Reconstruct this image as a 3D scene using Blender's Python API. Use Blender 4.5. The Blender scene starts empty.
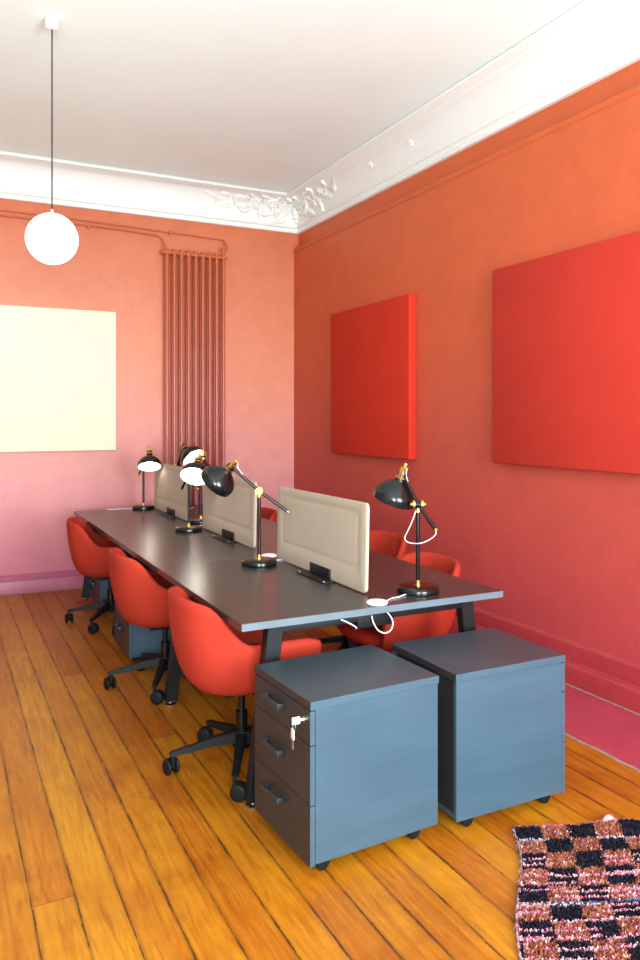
import bpy, bmesh, math, random
from mathutils import Vector, Matrix
random.seed(7)
scene = bpy.context.scene
COL = scene.collection
PI = math.pi

# ------------------------------------------------------------------ materials
def srgb(r, g, b):
    def f(c):
        c /= 255.0
        return c / 12.92 if c <= 0.04045 else ((c + 0.055) / 1.055) ** 2.4
    return (f(r), f(g), f(b), 1.0)

def dim(r, g, b, k):
    c = srgb(r, g, b)
    return (c[0]*k, c[1]*k, c[2]*k, 1)

class NT:
    def __init__(self, name):
        self.m = bpy.data.materials.new(name)
        self.m.use_nodes = True
        self.t = self.m.node_tree
        self.t.nodes.clear()
        self.out = self.n('ShaderNodeOutputMaterial')
        self.b = self.n('ShaderNodeBsdfPrincipled')
        self.l(self.b.outputs[0], self.out.inputs[0])
    def n(self, typ, **kw):
        nd = self.t.nodes.new(typ)
        for k, v in kw.items():
            setattr(nd, k, v)
        return nd
    def l(self, a, b):
        self.t.links.new(a, b)
    def setv(self, nd, **kw):
        for k, v in kw.items():
            nd.inputs[k.replace('_', ' ')].default_value = v
        return nd
    def noise(self, scale, detail=3, rough=0.5, coord='Object', stretch=None):
        tc = self.n('ShaderNodeTexCoord')
        src = tc.outputs[coord]
        if stretch:
            mp = self.n('ShaderNodeMapping')
            mp.inputs['Scale'].default_value = stretch
            self.l(src, mp.inputs[0]); src = mp.outputs[0]
        nz = self.n('ShaderNodeTexNoise')
        nz.inputs['Scale'].default_value = scale
        nz.inputs['Detail'].default_value = detail
        nz.inputs['Roughness'].default_value = rough
        self.l(src, nz.inputs['Vector'])
        return nz.outputs[0]
    def ramp(self, fac, stops):
        r = self.n('ShaderNodeValToRGB')
        e = r.color_ramp.elements
        while len(e) < len(stops):
            e.new(0.5)
        for el, (p, c) in zip(e, stops):
            el.position = p; el.color = c
        self.l(fac, r.inputs[0])
        return r.outputs[0]
    def bump(self, h, strength=0.2, dist=0.002):
        b = self.n('ShaderNodeBump')
        b.inputs['Strength'].default_value = strength
        b.inputs['Distance'].default_value = dist
        self.l(h, b.inputs['Height'])
        self.l(b.outputs[0], self.b.inputs['Normal'])

def scale_col(c, k):
    return (min(1, c[0]*k), min(1, c[1]*k), min(1, c[2]*k), 1)

def mat_plain(name, col, rough=0.5, metal=0.0, spec=0.5, noise=(40, .06), bump=None, coat=0.0):
    m = NT(name)
    f = m.noise(noise[0], 3)
    m.l(m.ramp(f, [(0.3, scale_col(col, 1 - noise[1])), (0.7, scale_col(col, 1 + noise[1]))]), m.b.inputs['Base Color'])
    m.setv(m.b, Roughness=rough, Metallic=metal)
    m.b.inputs['Specular IOR Level'].default_value = spec
    m.b.inputs['Coat Weight'].default_value = coat
    if bump:
        m.bump(m.noise(bump[0], 4), bump[1], bump[2])
    return m.m

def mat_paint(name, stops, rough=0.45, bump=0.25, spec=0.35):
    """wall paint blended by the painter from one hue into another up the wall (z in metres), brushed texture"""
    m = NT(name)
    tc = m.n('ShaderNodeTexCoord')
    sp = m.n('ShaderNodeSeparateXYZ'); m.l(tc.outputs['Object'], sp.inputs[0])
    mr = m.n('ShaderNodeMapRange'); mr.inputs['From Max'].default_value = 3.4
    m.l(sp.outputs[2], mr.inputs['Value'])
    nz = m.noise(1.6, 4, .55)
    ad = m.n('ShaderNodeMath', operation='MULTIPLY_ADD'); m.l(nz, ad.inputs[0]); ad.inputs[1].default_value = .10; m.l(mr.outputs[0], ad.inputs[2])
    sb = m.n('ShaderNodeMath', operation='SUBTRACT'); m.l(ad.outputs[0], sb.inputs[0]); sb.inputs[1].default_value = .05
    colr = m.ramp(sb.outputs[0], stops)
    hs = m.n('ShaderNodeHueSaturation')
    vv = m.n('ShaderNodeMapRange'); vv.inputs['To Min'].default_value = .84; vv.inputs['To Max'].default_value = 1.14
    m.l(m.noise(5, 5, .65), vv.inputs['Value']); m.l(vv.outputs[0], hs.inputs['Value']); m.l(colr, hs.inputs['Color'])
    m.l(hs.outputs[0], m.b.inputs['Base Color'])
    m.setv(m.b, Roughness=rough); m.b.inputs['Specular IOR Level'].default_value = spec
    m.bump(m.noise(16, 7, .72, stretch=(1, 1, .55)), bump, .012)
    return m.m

M = {}
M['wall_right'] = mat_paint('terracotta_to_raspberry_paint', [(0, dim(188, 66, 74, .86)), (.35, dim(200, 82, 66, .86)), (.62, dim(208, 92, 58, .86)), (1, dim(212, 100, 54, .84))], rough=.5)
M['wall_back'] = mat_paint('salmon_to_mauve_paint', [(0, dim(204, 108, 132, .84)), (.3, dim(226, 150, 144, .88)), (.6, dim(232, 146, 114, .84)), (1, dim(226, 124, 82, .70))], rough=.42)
M['wall_rear'] = mat_plain('pale_grey_paint', srgb(176, 182, 184), .6)
M['base_right'] = mat_plain('raspberry_gloss_paint', dim(176, 56, 62, .8), .38, noise=(14, .07), bump=(30, .2, .003))
M['base_back'] = mat_plain('mauve_gloss_paint', dim(178, 84, 112, .85), .38, noise=(14, .08), bump=(30, .2, .003))
M['strip'] = mat_plain('raspberry_floor_paint', dim(186, 66, 84, 0.7), .45, noise=(9, .10), bump=(25, .3, .003))
M['strip_edge'] = mat_plain('chipped_plaster', srgb(136, 112, 106), .8, noise=(60, .3), bump=(60, .6, .004))
M['ceiling'] = mat_plain('matt_ceiling_white', srgb(232, 247, 243), .8, noise=(2, .015), bump=(30, .1, .002))
M['cornice'] = mat_plain('white_plaster', srgb(228, 229, 224), .6, noise=(6, .012), bump=(25, .12, .003))
M['fabric'] = None
M['white_plastic'] = mat_plain('white_plastic', srgb(238, 238, 236), .35, noise=(30, .02))
M['black_metal'] = mat_plain('black_lacquer', srgb(12, 13, 15), .2, spec=.4, noise=(30, .08))
M['black_plastic'] = mat_plain('black_plastic', srgb(13, 14, 16), .55, spec=.25, noise=(60, .12), bump=(300, .1, .0005))
M['shade_black'] = mat_plain('black_satin_lacquer', srgb(13, 15, 17), .2, spec=.45, noise=(25, .06))
M['brass'] = mat_plain('brass', srgb(222, 178, 92), .28, metal=1.0, noise=(50, .08))
M['steel'] = mat_plain('bright_steel', srgb(205, 207, 210), .25, metal=1.0, noise=(60, .05))
M['shade_white'] = mat_plain('white_enamel', srgb(250, 250, 248), .4, noise=(20, .01))
M['radiator'] = None
M['key'] = mat_plain('pale_grey_key_plastic', srgb(186, 186, 184), .4, noise=(30, .03))

def fabric(name, col, rough=.85, weave=900, var=.06):
    m = NT(name)
    f = m.noise(3, 3)
    m.l(m.ramp(f, [(0.3, scale_col(col, 1 - var)), (0.7, scale_col(col, 1 + var))]), m.b.inputs['Base Color'])
    m.setv(m.b, Roughness=rough)
    m.b.inputs['Specular IOR Level'].default_value = .15
    m.b.inputs['Sheen Roughness'].default_value = .4
    m.bump(m.noise(weave, 2), .25, .001)
    return m.m
M['fabric'] = fabric('coral_red_wool', dim(218, 66, 46, 0.50))
M['cushion'] = fabric('coral_red_wool_seat', dim(206, 46, 32, 0.62))
M['felt'] = fabric('greige_felt', dim(190, 170, 150, 0.86), var=.04, weave=500)
M['canvas_cream'] = fabric('cream_canvas', dim(240, 236, 206, 0.9), var=.012, weave=500)
M['canvas_red'] = fabric('scarlet_canvas', dim(214, 54, 34, 0.74), var=.035, weave=500, rough=.7)
M['canvas_crimson'] = fabric('crimson_canvas', dim(218, 62, 48, 0.64), var=.035, weave=500, rough=.7)

def radiator_mat():
    m = NT('copper_paint')
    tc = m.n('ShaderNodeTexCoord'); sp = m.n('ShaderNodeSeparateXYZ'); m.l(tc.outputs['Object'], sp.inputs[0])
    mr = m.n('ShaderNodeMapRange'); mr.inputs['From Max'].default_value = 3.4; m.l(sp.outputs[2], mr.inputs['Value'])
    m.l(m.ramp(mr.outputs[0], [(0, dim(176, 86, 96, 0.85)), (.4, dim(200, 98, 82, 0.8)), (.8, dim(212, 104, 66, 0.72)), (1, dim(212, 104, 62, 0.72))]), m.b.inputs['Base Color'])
    m.setv(m.b, Roughness=.3)
    m.bump(m.noise(40, 3), .1, .002)
    return m.m
M['radiator'] = radiator_mat()

def laminate(name, col, rough, streak):
    m = NT(name)
    f = m.noise(6, 4, .6, stretch=streak)
    m.l(m.ramp(f, [(0.3, scale_col(col, .88)), (0.7, scale_col(col, 1.12))]), m.b.inputs['Base Color'])
    m.setv(m.b, Roughness=rough)
    m.b.inputs['Specular IOR Level'].default_value = .5
    m.bump(m.noise(60, 3, .6, stretch=streak), .06, .001)
    return m.m
M['desk_top'] = laminate('graphite_brown_laminate', srgb(54, 48, 48), .27, (12, .8, 12))
M['desk_edge'] = laminate('graphite_edge_band', srgb(90, 103, 112), .4, (1, 1, 1))  # desk end edges made paler: the daylight on them is put into the colour
M['ped'] = laminate('graphite_laminate', srgb(55, 78, 92), .4, (.4, .4, 2.5))  # side faces: cool window light mixed into the laminate colour
M['ped_top'] = laminate('graphite_top_laminate', srgb(50, 59, 66), .33, (.4, .4, .4))  # same laminate, darker and less blue: the top's shading is in the colour
M['ped_front'] = laminate('graphite_drawer_laminate', srgb(42, 40, 41), .42, (3, 3, .5))  # same laminate darkened: shade on front and back is put into the colour

def emit(name, col, s):
    m = NT(name)
    m.b.inputs['Base Color'].default_value = col
    m.b.inputs['Emission Color'].default_value = col
    m.b.inputs['Emission Strength'].default_value = s
    return m.m
M['globe'] = emit('lit_opal_glass', (1, .92, .80, 1), 8.0)
M['bulb'] = emit('lit_bulb', (1, .9, .76, 1), 22.0)

def floor_mat():
    m = NT('varnished_pine_planks')
    tc = m.n('ShaderNodeTexCoord')
    sp = m.n('ShaderNodeSeparateXYZ'); m.l(tc.outputs['Object'], sp.inputs[0])
    def math_(op, a, b=None, c=None):
        nd = m.n('ShaderNodeMath', operation=op)
        for i, v in enumerate((a, b, c)):
            if v is None: continue
            if isinstance(v, (int, float)): nd.inputs[i].default_value = v
            else: m.l(v, nd.inputs[i])
        return nd.outputs[0]
    W = .128
    wob = m.noise(1.3, 2, .5, stretch=(1, .7, 1))
    xw = math_('ADD', sp.outputs[0], math_('MULTIPLY', math_('SUBTRACT', wob, .5), .012))
    xs = math_('DIVIDE', xw, W)
    pid = math_('FLOOR', xs)
    fx = math_('FRACT', xs)
    wn = m.n('ShaderNodeTexWhiteNoise', noise_dimensions='1D'); m.l(pid, wn.inputs['W'])
    # board ends
    ys = math_('ADD', math_('DIVIDE', sp.outputs[1], 4.6), math_('MULTIPLY', wn.outputs[0], 7.3))
    bid = math_('FLOOR', ys); fy = math_('FRACT', ys)
    cb = m.n('ShaderNodeCombineXYZ'); m.l(pid, cb.inputs[0]); m.l(bid, cb.inputs[1])
    wn2 = m.n('ShaderNodeTexWhiteNoise', noise_dimensions='2D'); m.l(cb.outputs[0], wn2.inputs['Vector'])
    # grain
    cv = m.n('ShaderNodeCombineXYZ')
    m.l(math_('ADD', math_('MULTIPLY', xw, 34), math_('MULTIPLY', wn2.outputs[0], 60)), cv.inputs[0])
    m.l(math_('MULTIPLY', sp.outputs[1], 2.2), cv.inputs[1])
    g = m.n('ShaderNodeTexNoise'); g.inputs['Scale'].default_value = 1.0; g.inputs['Detail'].default_value = 8; g.inputs['Roughness'].default_value = .68; g.inputs['Distortion'].default_value = 1.4
    m.l(cv.outputs[0], g.inputs['Vector'])
    base = m.ramp(g.outputs[0], [(.2, dim(176, 88, 8, .53)), (.48, dim(210, 126, 16, .59)), (.8, dim(234, 160, 34, .62))])
    hs = m.n('ShaderNodeHueSaturation')
    mr = m.n('ShaderNodeMapRange'); mr.inputs['To Min'].default_value = .80; mr.inputs['To Max'].default_value = 1.1; m.l(wn2.outputs[0], mr.inputs['Value'])
    m.l(mr.outputs[0], hs.inputs['Value']); m.l(base, hs.inputs['Color'])
    mh = m.n('ShaderNodeMapRange'); mh.inputs['To Min'].default_value = .488; mh.inputs['To Max'].default_value = .51; m.l(wn2.outputs[0], mh.inputs['Value']); m.l(mh.outputs[0], hs.inputs['Hue'])
    # worn patches
    wear = m.noise(2.0, 9, .72)
    mx = m.n('ShaderNodeMix', data_type='RGBA', blend_type='MULTIPLY')
    m.l(m.ramp(wear, [(.34, (.66, .5, .36, 1)), (.56, (1, 1, 1, 1))]), mx.inputs['B']); m.l(hs.outputs[0], mx.inputs['A']); mx.inputs['Factor'].default_value = .85
    # knots
    vo = m.n('ShaderNodeTexVoronoi'); vo.inputs['Scale'].default_value = 2.6
    mp = m.n('ShaderNodeMapping'); mp.inputs['Scale'].default_value = (1.35, .8, 1); m.l(tc.outputs['Object'], mp.inputs[0]); m.l(mp.outputs[0], vo.inputs['Vector'])
    kn = m.ramp(vo.outputs['Distance'], [(.02, (1, 1, 1, 1)), (.06, (0, 0, 0, 1))])
    mk = m.n('ShaderNodeMix', data_type='RGBA'); m.l(kn, mk.inputs['Factor']); m.l(mx.outputs['Result'], mk.inputs['A']); mk.inputs['B'].default_value = srgb(140, 66, 18)
    # gaps: width varies along the board
    gw = math_('MULTIPLY_ADD', m.noise(4.5, 6, .8, stretch=(7, 1, 1)), .24, -.105)
    dx = math_('MINIMUM', fx, math_('SUBTRACT', 1.0, fx))
    gap = math_('LESS_THAN', dx, math_('MAXIMUM', gw, .0035))
    dy = math_('MINIMUM', fy, math_('SUBTRACT', 1.0, fy))
    gap2 = math_('MULTIPLY', math_('LESS_THAN', dy, .0005), .6)
    gg = math_('MAXIMUM', gap, gap2)
    soft = m.n('ShaderNodeMapRange'); soft.inputs['From Min'].default_value = 0; soft.inputs['From Max'].default_value = .10
    soft.inputs['To Min'].default_value = .6; soft.inputs['To Max'].default_value = 1.0; m.l(dx, soft.inputs['Value'])
    ms = m.n('ShaderNodeMix', data_type='RGBA', blend_type='MULTIPLY'); ms.inputs['Factor'].default_value = .8
    m.l(mk.outputs['Result'], ms.inputs['A']); m.l(soft.outputs[0], ms.inputs['B'])
    mg = m.n('ShaderNodeMix', data_type='RGBA'); m.l(math_('MULTIPLY', gg, .88), mg.inputs['Factor']); m.l(ms.outputs['Result'], mg.inputs['A']); mg.inputs['B'].default_value = srgb(62, 30, 12)
    m.l(mg.outputs['Result'], m.b.inputs['Base Color'])
    rr = m.n('ShaderNodeMapRange'); rr.inputs['To Min'].default_value = .3; rr.inputs['To Max'].default_value = .55; m.l(m.noise(4, 4), rr.inputs['Value'])
    m.l(rr.outputs[0], m.b.inputs['Roughness'])
    m.b.inputs['Specular IOR Level'].default_value = .35
    h = math_('ADD', math_('MULTIPLY', g.outputs[0], .25), math_('SUBTRACT', 1.0, gg))
    m.bump(h, .35, .004)
    return m.m
M['floor'] = floor_mat()

def attr_mat(name):
    m = NT(name)
    a = m.n('ShaderNodeAttribute', attribute_name='Col')
    nz = m.noise(160, 3)
    mx = m.n('ShaderNodeMix', data_type='RGBA', blend_type='MULTIPLY'); mx.inputs['Factor'].default_value = .5
    m.l(a.outputs['Color'], mx.inputs['A']); m.l(m.ramp(nz, [(.3, (.7, .7, .7, 1)), (.7, (1, 1, 1, 1))]), mx.inputs['B'])
    m.l(mx.outputs['Result'], m.b.inputs['Base Color'])
    m.setv(m.b, Roughness=.9); m.b.inputs['Specular IOR Level'].default_value = .15
    return m.m
M['rug'] = attr_mat('wool_pile')

# ------------------------------------------------------------------ mesh helpers
class MB:
    def __init__(self):
        self.bm = bmesh.new()
        self.mi = 0
    def face(self, vs):
        try:
            f = self.bm.faces.new(vs); f.material_index = self.mi
            return f
        except ValueError:
            return None
    def box(self, x0, x1, y0, y1, z0, z1, bevel=0.0, mtx=None, seg=2):
        r = bmesh.ops.create_cube(self.bm, size=1.0)
        vs = r['verts']
        mt = Matrix.Translation(((x0+x1)/2, (y0+y1)/2, (z0+z1)/2)) @ Matrix.Diagonal((x1-x0, y1-y0, z1-z0, 1))
        bmesh.ops.transform(self.bm, matrix=mt, verts=vs)
        fs = set(f for v in vs for f in v.link_faces)
        for f in fs: f.material_index = self.mi
        if bevel > 0:
            es = list(set(e for v in vs for e in v.link_edges))
            r = bmesh.ops.bevel(self.bm, geom=es, offset=bevel, segments=seg, affect='EDGES', profile=.5)
            vs = list(set(r['verts']) | set(v for v in vs if v.is_valid))
            for f in r['faces']: f.material_index = self.mi
        if mtx is not None:
            bmesh.ops.transform(self.bm, matrix=mtx, verts=[v for v in vs if v.is_valid])
        return self
    def lathe(self, prof, seg=32, mtx=None, close=False):
        """prof: list of (r, z); r==0 makes a pole"""
        rings = []
        for r, z in prof:
            if r < 1e-6:
                rings.append([self.bm.verts.new((0, 0, z))])
            else:
                rings.append([self.bm.verts.new((r*math.cos(2*PI*i/seg), r*math.sin(2*PI*i/seg), z)) for i in range(seg)])
        pairs = list(zip(rings[:-1], rings[1:]))
        if close: pairs.append((rings[-1], rings[0]))
        for a, b in pairs:
            for i in range(seg):
                j = (i+1) % seg
                if len(a) == 1 and len(b) == 1: continue
                if len(a) == 1: self.face([a[0], b[j], b[i]])
                elif len(b) == 1: self.face([a[i], a[j], b[0]])
                else: self.face([a[i], a[j], b[j], b[i]])
        if mtx is not None:
            bmesh.ops.transform(self.bm, matrix=mtx, verts=[v for r in rings for v in r])
        return self
    def cyl(self, p, q, r, seg=16, r2=None):
        p = Vector(p); q = Vector(q); d = q - p
        mt = Matrix.Translation(p) @ d.to_track_quat('Z', 'Y').to_matrix().to_4x4()
        r2 = r if r2 is None else r2
        return self.lathe([(0, 0), (r, 0), (r2, d.length), (0, d.length)], seg, mt)
    def tube(self, pts, r, seg=8, cap=True):
        pts = [Vector(p) for p in pts]
        rings = []
        up = Vector((0, 0, 1))
        for i, p in enumerate(pts):
            t = (pts[min(i+1, len(pts)-1)] - pts[max(i-1, 0)]).normalized()
            if i == 0:
                a = t.orthogonal().normalized()
            else:
                a = (a - t*a.dot(t)).normalized()
            b = t.cross(a)
            rr = r[i] if isinstance(r, (list, tuple)) else r
            rings.append([self.bm.verts.new(p + rr*(math.cos(2*PI*k/seg)*a + math.sin(2*PI*k/seg)*b)) for k in range(seg)])
        for a_, b_ in zip(rings[:-1], rings[1:]):
            for k in range(seg):
                self.face([a_[k], a_[(k+1) % seg], b_[(k+1) % seg], b_[k]])
        if cap:
            self.face(rings[0][::-1]); self.face(rings[-1])
        return self
    def prism(self, prof, axis, a, b, cap=True):
        """closed 2-D outline swept along x or y.  axis 'y': prof=(x,z); axis 'x': prof=(y,z)"""
        def mk(u, v, t):
            return self.bm.verts.new((u, t, v) if axis == 'y' else (t, u, v))
        A = [mk(u, v, a) for u, v in prof]; B = [mk(u, v, b) for u, v in prof]
        n = len(prof)
        for i in range(n):
            j = (i+1) % n
            self.face([A[i], A[j], B[j], B[i]])
        if cap:
            self.face(A[::-1]); self.face(B)
        return self
    def build(self, name, mats, parent=None, smooth=35, recalc=True):
        if recalc:
            bmesh.ops.recalc_face_normals(self.bm, faces=self.bm.faces)
        me = bpy.data.meshes.new(name)
        self.bm.to_mesh(me); self.bm.free()
        for mm in (mats if isinstance(mats, (list, tuple)) else [mats]):
            me.materials.append(mm)
        if smooth:
            for p in me.polygons: p.use_smooth = True
            me.set_sharp_from_angle(angle=math.radians(smooth))
        o = bpy.data.objects.new(name, me)
        COL.objects.link(o)
        if parent is not None: o.parent = parent
        return o

def spline(pts, n=8):
    """Catmull-Rom through pts"""
    P = [Vector(p) for p in pts]
    P = [2*P[0]-P[1]] + P + [2*P[-1]-P[-2]]
    out = []
    for i in range(1, len(P)-2):
        for k in range(n):
            t = k/n
            a, b, c, d = P[i-1], P[i], P[i+1], P[i+2]
            out.append(.5*((2*b) + (c-a)*t + (2*a-5*b+4*c-d)*t*t + (3*b-a-3*c+d)*t**3))
    out.append(P[-2])
    return out

def tag(o, label, cat, group=None, kind=None):
    o['label'] = label; o['category'] = cat
    if group: o['group'] = group
    if kind: o['kind'] = kind
    return o
def thing(name, loc, label, cat, group=None, rz=0.0):
    o = bpy.data.objects.new(name, None); COL.objects.link(o)
    o.location = loc; o.rotation_euler = (0, 0, rz); o.empty_display_size = .1
    return tag(o, label, cat, group)
def struct(o, label=None, cat=None):
    o['kind'] = 'structure'
    if label: o['label'] = label
    if cat: o['category'] = cat
    return o
def dup(root, loc, rz, label):
    r = root.copy(); COL.objects.link(r); r.location = loc; r.rotation_euler = (0, 0, rz); r['label'] = label
    def rec(a, b):
        for ch in [o for o in COL.objects if o.parent == a]:
            c = ch.copy(); COL.objects.link(c); c.parent = b
            rec(ch, c)
    rec(root, r)
    return r

# ------------------------------------------------------------------ room
XL, XR, XU, YB, YF, ZC = -1.75, 3.235, 3.29, 7.03, -1.25, 3.72
struct(MB().box(XL-.2, XU+.2, YF-.2, YB+.2, -.12, 0).build('floor', M['floor'], smooth=0), 'orange varnished pine plank floor', 'floor')
struct(MB().box(XL-.2, XU+.2, YF-.2, YB+.2, ZC, ZC+.15).build('ceiling', M['ceiling'], smooth=0), 'plain off-white ceiling', 'ceiling')
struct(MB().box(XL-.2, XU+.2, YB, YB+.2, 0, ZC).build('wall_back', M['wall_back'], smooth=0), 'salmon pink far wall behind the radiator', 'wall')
# right wall: lower panelled face stands proud, ends in a picture rail below a set-back band
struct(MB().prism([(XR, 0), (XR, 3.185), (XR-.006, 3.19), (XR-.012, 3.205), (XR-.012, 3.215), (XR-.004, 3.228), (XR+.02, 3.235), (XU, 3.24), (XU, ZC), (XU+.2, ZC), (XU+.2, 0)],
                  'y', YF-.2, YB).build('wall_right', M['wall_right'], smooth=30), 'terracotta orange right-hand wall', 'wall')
struct(MB().box(XL-.2, XL, YF-.2, YB, 0, ZC).build('wall_left', M['wall_rear'], smooth=0))
# rear wall (behind the viewer) with two tall windows
wins = [(-1.25, .25), (1.15, 2.75)]
wz0, wz1 = .55, 3.0
w = MB()
xs = [XL-.2] + [v for p in wins for v in p] + [XU+.2]
for i in range(0, len(xs), 2):
    w.box(xs[i], xs[i+1], YF-.25, YF, 0, ZC)
for a, b in wins:
    w.box(a, b, YF-.25, YF, 0, wz0); w.box(a, b, YF-.25, YF, wz1, ZC)
struct(w.build('wall_rear', M['wall_rear'], smooth=0))
for i, (a, b) in enumerate(wins):
    f = MB()
    f.box(a, a+.06, YF-.16, YF-.1, wz0, wz1); f.box(b-.06, b, YF-.16, YF-.1, wz0, wz1)
    f.box(a+.06, b-.06, YF-.16, YF-.1, wz0, wz0+.06); f.box(a+.06, b-.06, YF-.16, YF-.1, wz1-.06, wz1)
    f.box((a+b)/2-.04, (a+b)/2+.04, YF-.16, YF-.1, wz0+.06, wz1-.06)
    f.box(a+.06, b-.06, YF-.155, YF-.105, 2.3, 2.36)
    struct(f.build('window_%d' % (i+1), M['white_plastic'], smooth=0))

# cornice: stepped lip, deep cove, roll against the ceiling
def cornice_profile():
    pts = [(0, 3.385), (.03, 3.385), (.036, 3.393), (.036, 3.405), (.028, 3.412), (.028, 3.425), (.044, 3.43), (.05, 3.438), (.044, 3.447), (.036, 3.45)]
    for k in range(13):
        a = k/12*PI/2
        pts.append((.04 + .165*(1-math.cos(a)), 3.455 + .225*math.sin(a)))
    pts += [(.212, 3.682), (.222, 3.688)]
    for k in range(7):
        a = -PI/2 + k/6*PI
        pts.append((.228 + .017*math.cos(a), 3.703 + .015*math.sin(a)))
    pts += [(.228, ZC), (0, ZC)]
    return pts
cp = cornice_profile()
def sweep_cornice():
    m = MB()
    n = len(cp)
    # path with mitred corner: start left on back wall -> corner -> along right wall
    rings = []
    rings.append([m.bm.verts.new((XL, YB-d, z)) for d, z in cp])
    rings.append([m.bm.verts.new((XU-d, YB-d, z)) for d, z in cp])
    rings.append([m.bm.verts.new((XU-d, YF, z)) for d, z in cp])
    for a, b in zip(rings[:-1], rings[1:]):
        for i in range(n):
            j = (i+1) % n
            m.face([a[i], a[j], b[j], b[i]])
    m.face(rings[0][::-1]); m.face(rings[-1])
    return m
struct(sweep_cornice().build('trim_1', M['cornice'], smooth=32), 'white plaster coved cornice round the ceiling', 'cornice')

# plaster acanthus ornament in the corner of the cove
def cove_pt(side, along, h, lift=0.0):
    """point on the cove: along = distance from the corner line, h 0..1 up the cove"""
    a = h*PI/2
    d = .04 + .165*(1-math.cos(a)); z = 3.455 + .225*math.sin(a)
    nx, nz = math.cos(a), -math.sin(a)
    d += lift*nx; z += lift*nz
    if side == 'b': return Vector((XU-along, YB-d, z))
    return Vector((XU-d, YB-along, z))
def leaf(m, side, a0, h0, ang, length, width, curl):
    """curling lobed leaf lying on the cove, drawn as a ridged tapering blade"""
    n = 9
    rows = []
    for i in range(n):
        t = i/(n-1)
        aa = ang + curl*t*t
        ca = a0 + length*t*math.cos(ang + curl*t*.5); ch = h0 + length*t*math.sin(ang + curl*t*.5)/.32
        wd = width*(math.sin(PI*min(1, t*.9+.1))**.8) * (1 + .25*math.cos(t*PI*7))
        row = []
        for k, lf in ((-1, .0), (-.55, .7), (0, .45), (.55, .7), (1, .0)):
            pa = ca - math.sin(aa)*wd*k; ph = ch + math.cos(aa)*wd*k/.32
            lift = (.004 + .022*math.sin(PI*min(1, .15+t*.85)))*lf + .02*t*t*(1 if abs(k) < .8 else 0)
            row.append(m.bm.verts.new(cove_pt(side, pa, max(0.02, min(.98, ph)), lift - .002)))
        rows.append(row)
    for r0, r1 in zip(rows[:-1], rows[1:]):
        for k in range(4):
            m.face([r0[k], r0[k+1], r1[k+1], r1[k]])
def scroll(m, side, a0, h0, r, turns, flip=1):
    pts = []; rad = []
    for i in range(28):
        t = i/27
        rr = r*(1-t*.85); an = flip*turns*2*PI*t
        pts.append(cove_pt(side, a0 + rr*math.cos(an), max(.02, min(.98, h0 + rr*math.sin(an)/.32)), .008 + .014*t))
        rad.append(.010*(1-.35*t))
    m.tube(pts, rad, 8)
def blob(m, p, r):
    s = bmesh.ops.create_icosphere(m.bm, subdivisions=2, radius=r)
    bmesh.ops.translate(m.bm, verts=s['verts'], vec=p)
orn = MB()
rnd = random.Random(3)
for side, ext in (('b', 1.05), ('r', 1.05)):
    for k in range(20):
        t = k/19
        a0 = .13 + t**1.2*(ext-.3)
        leaf(orn, side, a0, .5 + (.26 - .12*t)*math.sin(k*1.9+.4), rnd.uniform(-.5, .6) + (.9 if k % 2 else -.7)*(1-t*.6), (.20-.10*t), .048-.024*t, rnd.uniform(-1.0, 1.2))
        if k < 15 and k % 2 == 0:
            scroll(orn, side, a0+.03, .5+(.24-.14*t)*math.cos(k*2.3), .052-.03*t, 1.5, 1 if k % 4 else -1)
        if k < 10:
            blob(orn, cove_pt(side, a0+.03, .25+.5*rnd.random(), .008), .014-.006*t)
    leaf(orn, side, ext-.2, .52, 0.1, .2, .014, .5)
# the shell on the mitre
for k in range(7):
    h = .15 + k*.12
    a = h*PI/2; d = .04 + .165*(1-math.cos(a)); z = 3.455 + .225*math.sin(a)
    blob(orn, Vector((XU-d-.012, YB-d-.012, z-.006)), .026 + .012*math.sin(k*1.1))
for along, h in ((1.59, .5), (2.18, .45)):
    for k in range(5):
        blob(orn, cove_pt('r', along + .02*math.cos(k*2*PI/5), h + .06*math.sin(k*2*PI/5), .0), .0105)
    blob(orn, cove_pt('r', along, h, .006), .009)
struct(orn.build('trim_2', M['cornice'], smooth=50), 'white plaster acanthus leaf ornament in the cornice corner', 'moulding')

# baseboards
def baseboard(axis_face, a, b, sgn, axis, prof):
    return MB().prism([(axis_face + sgn*d, z) for d, z in prof], axis, a, b)
pr_r = [(0, 0), (.06, 0), (.06, .1), (.055, .112), (.046, .118), (.042, .128), (.026, .132), (.024, .21), (.02, .222), (.012, .232), (0, .238)]
struct(baseboard(XR, YF, YB-.03, -1, 'y', pr_r).build('baseboard_right', M['base_right'], smooth=30), 'tall raspberry red stepped baseboard along the right wall', 'baseboard')
pr_b = [(0, 0), (.03, 0), (.03, .1), (.024, .112), (.016, .116), (.016, .145), (.01, .155), (0, .16)]
struct(baseboard(YB, XL, XR, -1, 'x', pr_b).build('baseboard_back', M['base_back'], smooth=30), 'mauve painted baseboard under the far wall', 'baseboard')
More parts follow.
